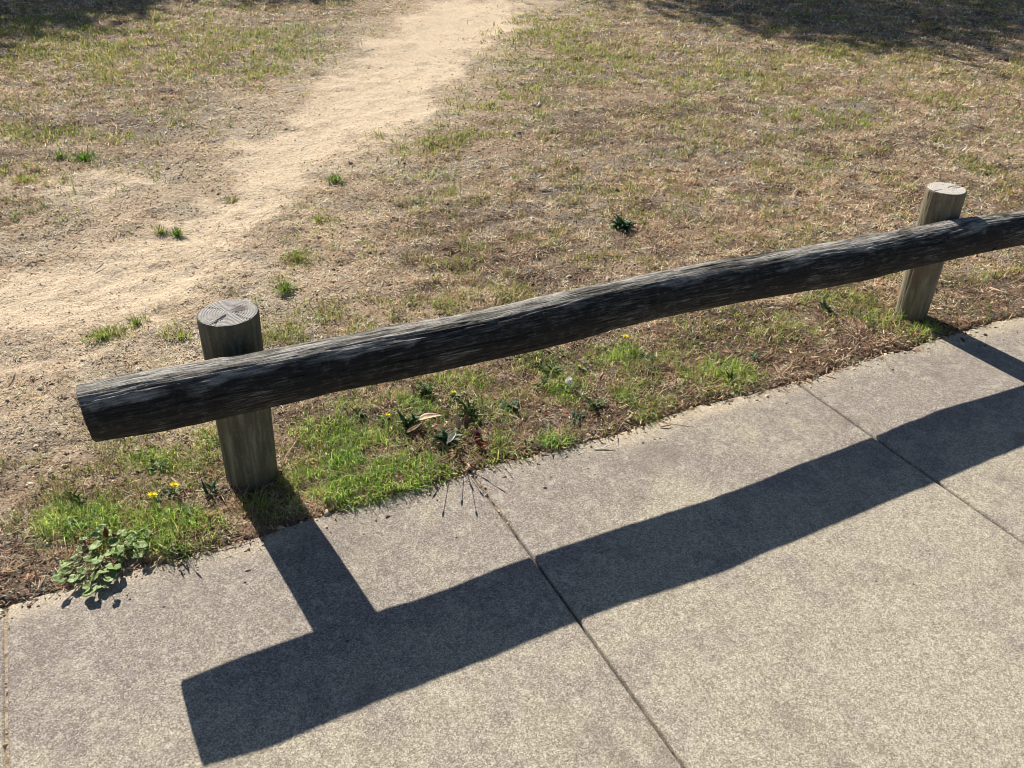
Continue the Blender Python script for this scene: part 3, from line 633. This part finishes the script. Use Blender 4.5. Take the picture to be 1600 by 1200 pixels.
class Acc:
    def __init__(s): s.V = []; s.F = []
    def add(s, V, F_, M_=None):
        b = len(s.V)
        for v in V: s.V.append(tuple(M_ @ Vector(v)) if M_ is not None else tuple(v))
        for f in F_: s.F.append(tuple(i+b for i in f))
    def tube(s, pts, r0, r1, n=6):
        b = len(s.V); P = [Vector(p) for p in pts]
        for i, p in enumerate(P):
            d = (P[min(i+1, len(P)-1)]-P[max(i-1, 0)]).normalized(); a = d.cross(Vector((.3, .2, 1)) if abs(d.z) < .9 else Vector((1, 0, 0))).normalized(); c = d.cross(a)
            r = r0+(r1-r0)*i/(len(P)-1)
            for j in range(n):
                t = 2*math.pi*j/n; s.V.append(tuple(p+(a*math.cos(t)+c*math.sin(t))*r))
        for i in range(len(P)-1):
            for j in range(n):
                s.F.append((b+i*n+j, b+i*n+(j+1) % n, b+(i+1)*n+(j+1) % n, b+(i+1)*n+j))
        s.F.append(tuple(b+j for j in range(n))[::-1]); s.F.append(tuple(b+(len(P)-1)*n+j for j in range(n)))
    def build(s, name, mat, parent=None, thick=0.0):
        o = mesh_obj(name, s.V, s.F, mat, parent, True)
        if thick: m = o.modifiers.new('thickness', 'SOLIDIFY'); m.thickness = thick
        return o
def TM(loc, rz=0, ry=0, rx=0, s=1): return Matrix.Translation(loc) @ Matrix.Rotation(rz, 4, 'Z') @ Matrix.Rotation(ry, 4, 'Y') @ Matrix.Rotation(rx, 4, 'X') @ Matrix.Scale(s, 4)
ML_MALLOW = mat_leaf('mallow_leaf', (0.17, 0.27, 0.085), (0.38, 0.50, 0.22), .30, .5, 45)
ML_STEM = mat_leaf('plant_stem', (0.20, 0.16, 0.07), (0.26, 0.26, 0.10), 0, .6)
ML_DARK = mat_leaf('dark_weed_leaf', (0.045, 0.105, 0.050), (0.12, 0.21, 0.11), .2, .5, 60)
ML_ROS = mat_leaf('rosette_leaf', (0.08, 0.14, 0.04), (0.16, 0.23, 0.08), .3, .5, 60)
ML_YEL = mat_leaf('yellow_petal', (0.88, 0.74, 0.01), (0.95, 0.86, 0.03), .25, .5, 200)
ML_FLUFF = mat_leaf('seed_fluff', (0.70, 0.70, 0.68), (0.85, 0.85, 0.82), .3, .8)
ML_TAN = mat_leaf('tan_dead_leaf', (0.58, 0.40, 0.26), (0.84, 0.66, 0.46), .15, .6, 70)
ML_BRN = mat_leaf('brown_dead_leaf', (0.20, 0.115, 0.07), (0.40, 0.25, 0.16), .15, .6, 70)
ML_RED = mat_leaf('red_dead_leaf', (0.20, 0.055, 0.035), (0.36, 0.12, 0.07), .15, .55, 70)
ML_PAL = mat_leaf('bleached_dead_leaf', (0.60, 0.56, 0.48), (0.80, 0.76, 0.68), .15, .6, 70)
ML_TWIG = mat_leaf('twig_bark', (0.30, 0.24, 0.17), (0.50, 0.42, 0.31), 0, .8, 90)
ML_PURP = mat_leaf('purple_leaf', (0.10, 0.03, 0.035), (0.24, 0.09, 0.09), .2, .5, 60)

def gz(c): return float(ground_z(np.array([c[0]]), np.array([c[1]]))[0])
# broad-leaved mallow at the corner of the path
def mallow():
    c0 = G(165, 862); e = empty('mallow_plant', (c0[0], c0[1], gz(c0))); g = np.random.default_rng(12)
    st = Acc(); spots = [(135, 818), (108, 838), (130, 842), (148, 838), (165, 838), (155, 852), (172, 862), (195, 856), (205, 868), (185, 872), (140, 872), (120, 872), (100, 880), (92, 892), (108, 893),
                         (130, 890), (150, 884), (163, 892), (178, 884), (137, 912), (150, 900), (215, 850), (222, 838), (112, 815), (145, 822), (200, 842), (214, 862), (165, 905), (118, 902), (95, 905), (190, 835), (178, 850), (128, 858), (118, 825), (160, 828), (185, 860), (145, 862), (172, 900), (128, 903), (110, 885), (156, 872), (197, 846), (218, 846), (160, 915), (143, 922)]
    for k, (px, py) in enumerate(spots):
        h = g.uniform(.010, .034); 
        p = G(px+g.uniform(-3, 3), py+g.uniform(-2, 2), h); L = Vector(p-np.array([c0[0], c0[1], gz(c0)]))
        a = Acc(); az = math.atan2(L.y, L.x)+g.normal(0, .5); s = g.uniform(.0105, .0185)
        V, F_ = round_leaf(1.0, g.uniform(-.05, .35), k)
        M_ = TM(L, az, g.uniform(-.35, .35), g.uniform(-.45, .45), s)
        a.add(V, F_, M_); a.build('leaf', ML_MALLOW, e, .0006)
        root = Vector((L.x*.35+g.normal(0, .008), L.y*.35+g.normal(0, .008), -.002)); mid = (root+L)*.5+Vector((0, 0, .008))
        st.tube([root, mid, M_ @ Vector((.35, 0, 0))], .0012, .0008, 5)
    st.build('stems', ML_STEM, e)
    tag(e, 'low mallow weed with round pale green leaves at the near-left corner of the concrete', 'weed')
mallow()
# yellow daisies
def yellow_flower(px, py, hgt, s, label, fluffy=False, leaves=7, tilt=.3):
    """px,py: where the flower head shows"""
    h = G(px, py, hgt); b = np.array([h[0]+rng.uniform(-.01, .01), h[1]+.012, 0]); b[2] = gz(b)
    e = empty('dandelion' if fluffy else 'yellow_daisy', tuple(b)); top = Vector(h-b)
    a = Acc(); a.tube([(0, 0, -.003), (top.x*.3, top.y*.1, top.z*.5), (top.x, top.y, top.z)], .0012, .0009, 6); a.build('stem', ML_STEM, e)
    f = Acc(); g = np.random.default_rng(int(px))
    if fluffy:
        for k in range(150):
            d = Vector(g.normal(0, 1, 3)).normalized(); q = top+d*s
            V, F_ = leaf_mesh(s*.45, s*.35, .3, .2, nu=3, nv=2)
            f.add(V, F_, Matrix.Translation(top+d*s*.55) @ d.to_track_quat('X', 'Z').to_matrix().to_4x4())
        f.build('seed_head', ML_FLUFF, e)
    else:
        for ring, (n, L, el) in enumerate(((16, s, -.12), (13, s*.8, -.45), (9, s*.5, -.85))):
            for k in range(n):
                V, F_ = leaf_mesh(L, L*.30, .2, .25, nu=5, nv=2, tipsharp=.2)
                f.add(V, F_, Matrix.Translation(top+Vector((0, 0, .001*ring))) @ TM((0, 0, 0), tilt, tilt, 0) @ TM((0, 0, 0), 2*math.pi*k/n+ring*.3+g.normal(0, .06), el+g.normal(0, .08)))
        f.build('flower_head', ML_YEL, e)
    if leaves:
        r = Acc()
        for k in range(leaves):
            V, F_ = leaf_mesh(g.uniform(.03, .055), g.uniform(.009, .014), .5, g.uniform(-.9, -.3), nu=8, nv=4)
            r.add(V, F_, TM((0, 0, .002), 2*math.pi*k/leaves+g.normal(0, .3), -g.uniform(.3, .7)))
        r.build('leaves', ML_ROS, e, .0005)
    tag(e, label, 'flower'); return e
yellow_flower(238, 774, .034, .0155, 'yellow daisy flower left of its neighbour, above the mallow leaves')
yellow_flower(272, 758, .038, .0145, 'yellow daisy flower nearer the dark post, right of its neighbour')
yellow_flower(606, 649, .034, .0105, 'small yellow flower between the dark post and the curled tan leaf')
yellow_flower(709, 613, .036, .0105, 'small yellow flower right below the middle of the rail, above the dead leaves')
yellow_flower(977, 526, .060, .0150, 'tall yellow daisy standing against the underside of the rail', leaves=9)
yellow_flower(905, 572, .030, .0075, 'very small yellow flower under the rail, up from the fluffy seed head', leaves=4)
yellow_flower(889, 595, .042, .014, 'white fluffy seed head in the verge right of the middle', fluffy=True)

def rosette(px, py, n, L, wd, mat, label, up=.5, name='leafy_weed', bendr=(-1.1, -.4)):
    c = G(px, py); c[2] = gz(c); e = empty(name, tuple(c)); g = np.random.default_rng(int(px*3+py)); 
    r = Acc()
    for k in range(n):
        l = L*g.uniform(.6, 1.1); V, F_ = leaf_mesh(l, wd*g.uniform(.7, 1.2), g.uniform(.2, .7), g.uniform(*bendr), nu=8, nv=4)
        r.add(V, F_, TM((g.normal(0, L*.12), g.normal(0, L*.12), .002), g.uniform(0, 6.283), -g.uniform(up*.4, up*1.8)))
    r.build('leaves', mat, e, .0005); s = Acc(); s.tube([(0, 0, -.006), (.001, 0, .004), (0, .001, .012)], .004, .002, 6); s.build('stem', ML_STEM, e)
    tag(e, label, 'weed'); return e
rosette(973, 360, 70, .070, .026, ML_DARK, 'dark blue-green leafy weed standing alone in the dry field above the rail', .8)
rosette(1290, 487, 16, .05, .014, ML_DARK, 'small dark green weed below the rail left of the pale post', .7)
rosette(860, 585, 18, .06, .013, ML_ROS, 'leafy green weed under the middle of the rail, left of the seed head', .6)
rosette(845, 605, 12, .05, .012, ML_ROS, 'second leafy weed just below the one under the middle of the rail', .5)
rosette(1010, 565, 12, .05, .011, ML_ROS, 'flat grey-green weed just right of the tall yellow daisy', .3)
rosette(244, 735, 12, .045, .011, ML_DARK, 'dark green weed just above the pair of yellow daisies', .6)
rosette(665, 622, 22, .06, .012, ML_ROS, 'upright green weed above the curled tan leaf', .9)
rosette(640, 668, 24, .06, .012, ML_DARK, 'dark green weed left of the curled tan leaf', .9)
rosette(700, 690, 20, .06, .015, ML_DARK, 'dark shaded weed under the curled dead leaves', .7)
rosette(735, 650, 20, .06, .012, ML_ROS, 'leafy weed right behind the upright curled leaf', .8)
rosette(752, 690, 12, .05, .016, ML_PURP, 'purplish red weed leaves right of the dead leaves', .6)
rosette(280, 800, 16, .045, .012, ML_ROS, 'pale leafy weed below the pair of yellow daisies', .4)
rosette(900, 655, 10, .045, .010, ML_DARK, 'dark weed near the concrete edge below the seed head', .5)
rosette(1090, 540, 10, .04, .010, ML_ROS, 'small grey-green weed midway between flower and pale post', .5)

rosette(930, 640, 16, .05, .012, ML_ROS, 'broad green weed in the verge between seed head and concrete edge', .6)
rosette(560, 655, 12, .045, .010, ML_ROS, 'small green weed just under the rail, right of the dark post', .6)
rosette(800, 640, 14, .05, .013, ML_DARK, 'dark green weed between the upright leaf and the seed head', .5)
rosette(1180, 560, 12, .045, .010, ML_DARK, 'dark weed on bare soil just above the joint corner of the concrete', .5)
rosette(1140, 595, 14, .05, .009, ML_ROS, 'yellow-green weed at the concrete edge left of the joint corner', .8)
rosette(120, 790, 14, .05, .009, ML_ROS, 'green weed above the mallow leaves at the far left', .9)
rosette(330, 770, 14, .05, .009, ML_DARK, 'dark green weed just left of the foot of the dark post', .8)
# tall seeding weed whose heads throw fine shadows on the concrete
def seeding(px, py, tips, label):
    c = G(px, py); c[2] = gz(c); e = empty('seeding_weed', tuple(c)); g = np.random.default_rng(int(px)); s = Acc()
    for k, (sx, sy, h) in enumerate(tips):
        gp = G(sx, sy); t = gp+SUN*(h/SUN[2]); tip = Vector(t-c)
        root = Vector((g.normal(0, .006), g.normal(0, .006), -.003)); mid = root*.5+tip*.5+Vector((g.normal(0, .006), g.normal(0, .006), h*.12))
        s.tube([root, (root+mid)*.5+Vector((0, 0, .004)), mid, (mid+tip)*.5, tip], .0011, .0008, 5)
        d = (tip-mid).normalized(); hd = Acc(); n = 7; 
        P = [tip-d*.004+d*(.022*i/n) for i in range(n+1)]
        b = len(hd.V); rr = [.0007, .0014, .0021, .0024, .0021, .0016, .0010, .0004]
        for i, p in enumerate(P):
            a = d.cross(Vector((0, 0, 1))).normalized(); cc = d.cross(a)
            for j in range(7):
                t_ = 2*math.pi*j/7; hd.V.append(tuple(p+(a*math.cos(t_)+cc*math.sin(t_))*rr[i]*(1+.3*((i+j) % 2))))
        for i in range(n):
            for j in range(7): hd.F.append((i*7+j, i*7+(j+1) % 7, (i+1)*7+(j+1) % 7, (i+1)*7+j))
        hd.build('seed_head', ML_BRN, e)
    s.build('stems', ML_STEM, e)
    tag(e, label, 'weed')
seeding(708, 712, [(693, 800, .075), (722, 782, .07), (744, 800, .085), (680, 772, .05), (750, 768, .08), (768, 782, .10), (781, 764, .09), (757, 748, .07), (735, 758, .06)],
        'thin-stemmed seeding weed at the concrete edge in front of the dead leaves')
seeding(270, 850, [(283, 893, .055), (293, 885, .045), (308, 896, .05)], 'thin seeding stems at the concrete edge left of the post shadow')

# ------------------------------------------------------------------ dead leaves and twigs
def dead_leaf(px, py, L, wd, rz, mat, label, curl=.8, bend=1.2, lift=.004, ry=0., rx=0., name='dead_leaf', cat='dead leaf'):
    c = G(px, py); z = gz(c) if c[1] > edge_y(np.array([c[0]]))[0] else 0.001
    V, F_ = leaf_mesh(L, wd, curl, bend, nu=14, nv=6, seed=int(px))
    V = np.array(V); V[:, 0] -= L*.45
    o = mesh_obj(name, V, F_, mat, None, True); m = o.modifiers.new('thickness', 'SOLIDIFY'); m.thickness = .0006
    o.location = (c[0], c[1], z+lift); o.rotation_euler = (rx, ry, rz)
    tag(o, label, cat, 'dead leaves lying about'); return o
dead_leaf(672, 678, .075, .034, -.2, ML_TAN, 'curled tan dead leaf catching the sun on the green verge', -.5, -.35, .058, -.25)
dead_leaf(648, 690, .055, .016, .1, ML_TAN, 'narrow tan leaf tucked under the left side of the curled tan leaf', .8, .7, .040)
dead_leaf(715, 676, .055, .022, 1.4, ML_TAN, 'grey-tan leaf standing upright right of the curled tan leaf', 1.2, .8, .035, -.7)
dead_leaf(730, 672, .055, .022, 1.0, ML_BRN, 'brown leaf standing upright behind the grey-tan one', 1.2, .9, .03, -.6)
dead_leaf(707, 700, .045, .022, .6, ML_PAL, 'small pale leaf in the shade below the upright leaves', .9, .6, .03)
dead_leaf(700, 722, .055, .020, .2, ML_BRN, 'flat brown leaf lying at the concrete edge below the dead leaves', .5, .4)
dead_leaf(728, 735, .045, .012, .5, ML_TAN, 'slender tan leaf on the very edge of the concrete', .6, .5)
dead_leaf(752, 705, .05, .03, 2.2, ML_RED, 'dull red leaf under the purplish weed', .7, .6, .01)
dead_leaf(702, 397, .075, .030, -.1, ML_BRN, 'brown curled leaf, left one of two above the middle of the rail', -.7, -.6, .014, 0)
dead_leaf(714, 390, .050, .018, .5, ML_BRN, 'short brown leaf leaning on the left curled leaf above the rail', -.7, -.5, .02, 0)
dead_leaf(780, 394, .055, .024, .5, ML_BRN, 'brown curled leaf, right one of two above the middle of the rail', -.8, -.7, .014, -.2)
dead_leaf(172, 850, .030, .015, 1.3, ML_RED, 'red leaf sticking up among the mallow leaves', .9, .7, .035, -.9)
dead_leaf(184, 856, .025, .012, 2.3, ML_RED, 'smaller reddish leaf beside the upright red one', .9, .7, .03, -.5)
dead_leaf(155, 417, .060, .014, .6, ML_PAL, 'bleached white leaf on the sand at the left', .6, .7)
dead_leaf(20, 602, .075, .012, .8, ML_TAN, 'long pale leaf on the sand at the far left, level with the rail end', .5, 1.2)
dead_leaf(475, 230, .060, .014, .3, ML_PAL, 'pale leaf in the middle of the sandy track', .5, .5)
dead_leaf(381, 462, .022, .020, .3, ML_PAL, 'tiny white leaf scrap just behind the dark post', .9, .6)
dead_leaf(412, 470, .040, .010, .2, ML_PAL, 'thin pale leaf right behind the dark post', .5, .7)
dead_leaf(590, 255, .055, .012, .9, ML_TAN, 'tan leaf at the right edge of the track', .6, 1.0, .006, -.2)
dead_leaf(850, 298, .060, .014, .0, ML_PAL, 'pinkish white leaf in the middle of the dry field', .6, .6)
dead_leaf(853, 312, .060, .010, .1, ML_BRN, 'thin brown leaf just below the pinkish white one', .6, .6)
dead_leaf(940, 597, .045, .012, .7, ML_RED, 'narrow red leaf in the verge right of the seed head', .7, .6, .008)
dead_leaf(940, 701, .060, .008, -.25, ML_PAL, 'slim pale leaf lying on the concrete near the edge', .5, .4, .001)
dead_leaf(200, 890, .030, .010, .3, ML_PAL, 'small white leaf lying on the concrete beside the mallow', .6, .5, .002)
dead_leaf(1432, 522, .040, .014, -.2, ML_RED, 'reddish leaf in front of the foot of the pale post', .8, .7, .006)
dead_leaf(1425, 528, .035, .012, -.6, ML_RED, 'smaller reddish leaf below the one at the pale post', .8, .7, .006)
dead_leaf(1040, 668, .040, .008, -.3, ML_BRN, 'dark thin leaf lying across the concrete edge', .5, .4, .002)
dead_leaf(126, 110, .085, .045, .3, ML_PAL, 'bright white leaf in the yellowish grass at the upper left', .6, .5)
dead_leaf(330, 98, .07, .030, 1.3, ML_PAL, 'white leaf scrap in the yellowish grass, right of the bright one', .6, .6)
dead_leaf(172, 154, .06, .028, .3, ML_PAL, 'dusty white leaf at the lower rim of the yellowish grass', .6, .6)
dead_leaf(435, 72, .07, .03, 2.3, ML_PAL, 'small pale leaf near the top beside the track', .6, .6)
dead_leaf(112, 122, .06, .026, 2.0, ML_PAL, 'pale leaf scrap below the bright white leaf at the upper left', .6, .6)
dead_leaf(1240, 70, .09, .03, .6, ML_PAL, 'pale leaf in the sun just below the shade band', .6, .6)
dead_leaf(1503, 238, .09, .03, .2, ML_PAL, 'pinkish pale leaf in the right part of the field', .6, .6)
dead_leaf(1565, 222, .08, .022, .1, ML_PAL, 'pale leaf nearest the right border of the field', .6, .6)
dead_leaf(840, 165, .07, .030, .8, ML_PAL, 'pale leaf scrap right of the track in the upper field', .6, .6)

def twig(pts, r, label):
    P = [G(a, b)+np.array([0, 0, 0]) for a, b, h in pts]
    for p, (a, b, h) in zip(P, pts): p[2] = max(gz(p) if p[1] > 0 else 0, 0)+r+h
    c = P[0].copy(); a = Acc(); Q = [Vector(p-c) for p in P]; a.tube(Q, r, r*.6, 7)
    if len(Q) > 2:
        a.tube([Q[1], Q[1]+Vector((.012, .010, .006))], r*.6, r*.3, 5)
    o = a.build('twig', ML_TWIG, None); o.location = tuple(c); tag(o, label, 'twig', 'twigs on the ground'); return o
twig([(440, 735, .004), (447, 720, .010), (458, 702, .006)], .0022, 'short bare twig right beside the foot of the dark post')
twig([(1545, 455, .006), (1568, 466, .012), (1590, 472, .006)], .004, 'crooked pale twig right of the pale post')
twig([(515, 745, .02), (600, 760, .012), (660, 745, .02)], .0008, 'long thin straw lying along the concrete edge below the lush grass')
twig([(675, 650, .03), (690, 632, .034), (708, 612, .02)], .0010, 'thin dark stick leaning above the curled tan leaf')
twig([(1012, 652, .002), (1045, 662, .001), (1085, 668, .000)], .0009, 'thin straight twig lying on the concrete edge right of the middle')
twig([(1375, 553, .01), (1385, 570, .004), (1398, 585, .001)], .0010, 'thin twig lying over the concrete edge left of the pale post')
twig([(330, 862, .002), (370, 852, .004), (400, 843, .002)], .0009, 'dry straw on the concrete edge left of the post shadow')
twig([(1180, 110, .004), (1200, 118, .01), (1222, 122, .004)], .004, 'small stick in the dry grass of the upper field')
twig([(1495, 96, .006), (1520, 104, .01), (1560, 116, .006)], .004, 'pale stick just outside the tree shade at the right')

# ------------------------------------------------------------------ trees beyond the top of the picture whose shade falls across the field
MLT = mat_leaf('tree_leaf', (0.04, 0.07, 0.025), (0.10, 0.13, 0.05), .3, .5, 2); MBK = mat_leaf('tree_bark', (0.16, 0.12, 0.09), (0.34, 0.28, 0.22), 0, .9, 12)
def tree(shx, shy, h, rx, rz_, n, seed, label, holes=.42):
    off = h/math.tan(EL); cx = shx-math.sin(AZ)*off; cy = shy+math.cos(AZ)*off
    e = empty('tree', (cx, cy, 0)); g = np.random.default_rng(seed); a = Acc()
    top = Vector((.2, -.1, h)); a.tube([(0, 0, -.1), (.05, .03, h*.3), (.12, -.04, h*.55), top], .24, .09, 12)
    for k in range(11):
        t = g.uniform(0, 6.283); q = Vector((math.cos(t)*rx*g.uniform(.5, .9), math.sin(t)*rx*g.uniform(.5, .9), h+g.uniform(-.5, .6)*rz_)); s = Vector((.08, 0, h*g.uniform(.4, .7)))
        a.tube([s, (s+q)*.5+Vector((0, 0, .3)), q], .07, .02, 7)
    a.build('trunk', MBK, e)
    cl = g.normal(0, 1, (90, 3)); cl /= np.linalg.norm(cl, axis=1)[:, None]; cl *= g.uniform(.45, 1, (90, 1))**.5; cl = cl*np.array([rx, rx, rz_])*.9
    ci = g.integers(0, 90, n); P = cl[ci]+g.normal(0, 1, (n, 3))*np.array([.42, .42, .3])*rx/4+np.array([0, 0, h])
    d = g.normal(0, 1, (n, 3)); d /= np.linalg.norm(d, axis=1)[:, None]; b = np.cross(d, g.normal(0, 1, (n, 3))); b /= np.linalg.norm(b, axis=1)[:, None]
    L = g.uniform(.07, .14, n)[:, None]; w = L*.28
    V = np.stack([P-d*L, P+b*w, P+d*L, P-b*w], 1).reshape(-1, 3)
    raw_mesh('crown', V, np.arange(n*4), np.arange(n)*4, MLT, parent=e)
    tag(e, label, 'tree', 'trees shading the top of the field')
tree(10.9, 7.1, 5.6, 5.15, 2.3, 62000, 4, 'broad leafy tree beyond the right of the field, throwing the wide band of shade')
tree(-1.1, 9.1, 5.2, 2.7, 1.6, 12000, 8, 'leafy tree beyond the far left corner, shading the upper left grass')
tree(2.8, 10.6, 5.6, 2.0, 1.4, 8000, 15, 'slim leafy tree beyond the field left of the sandy track')
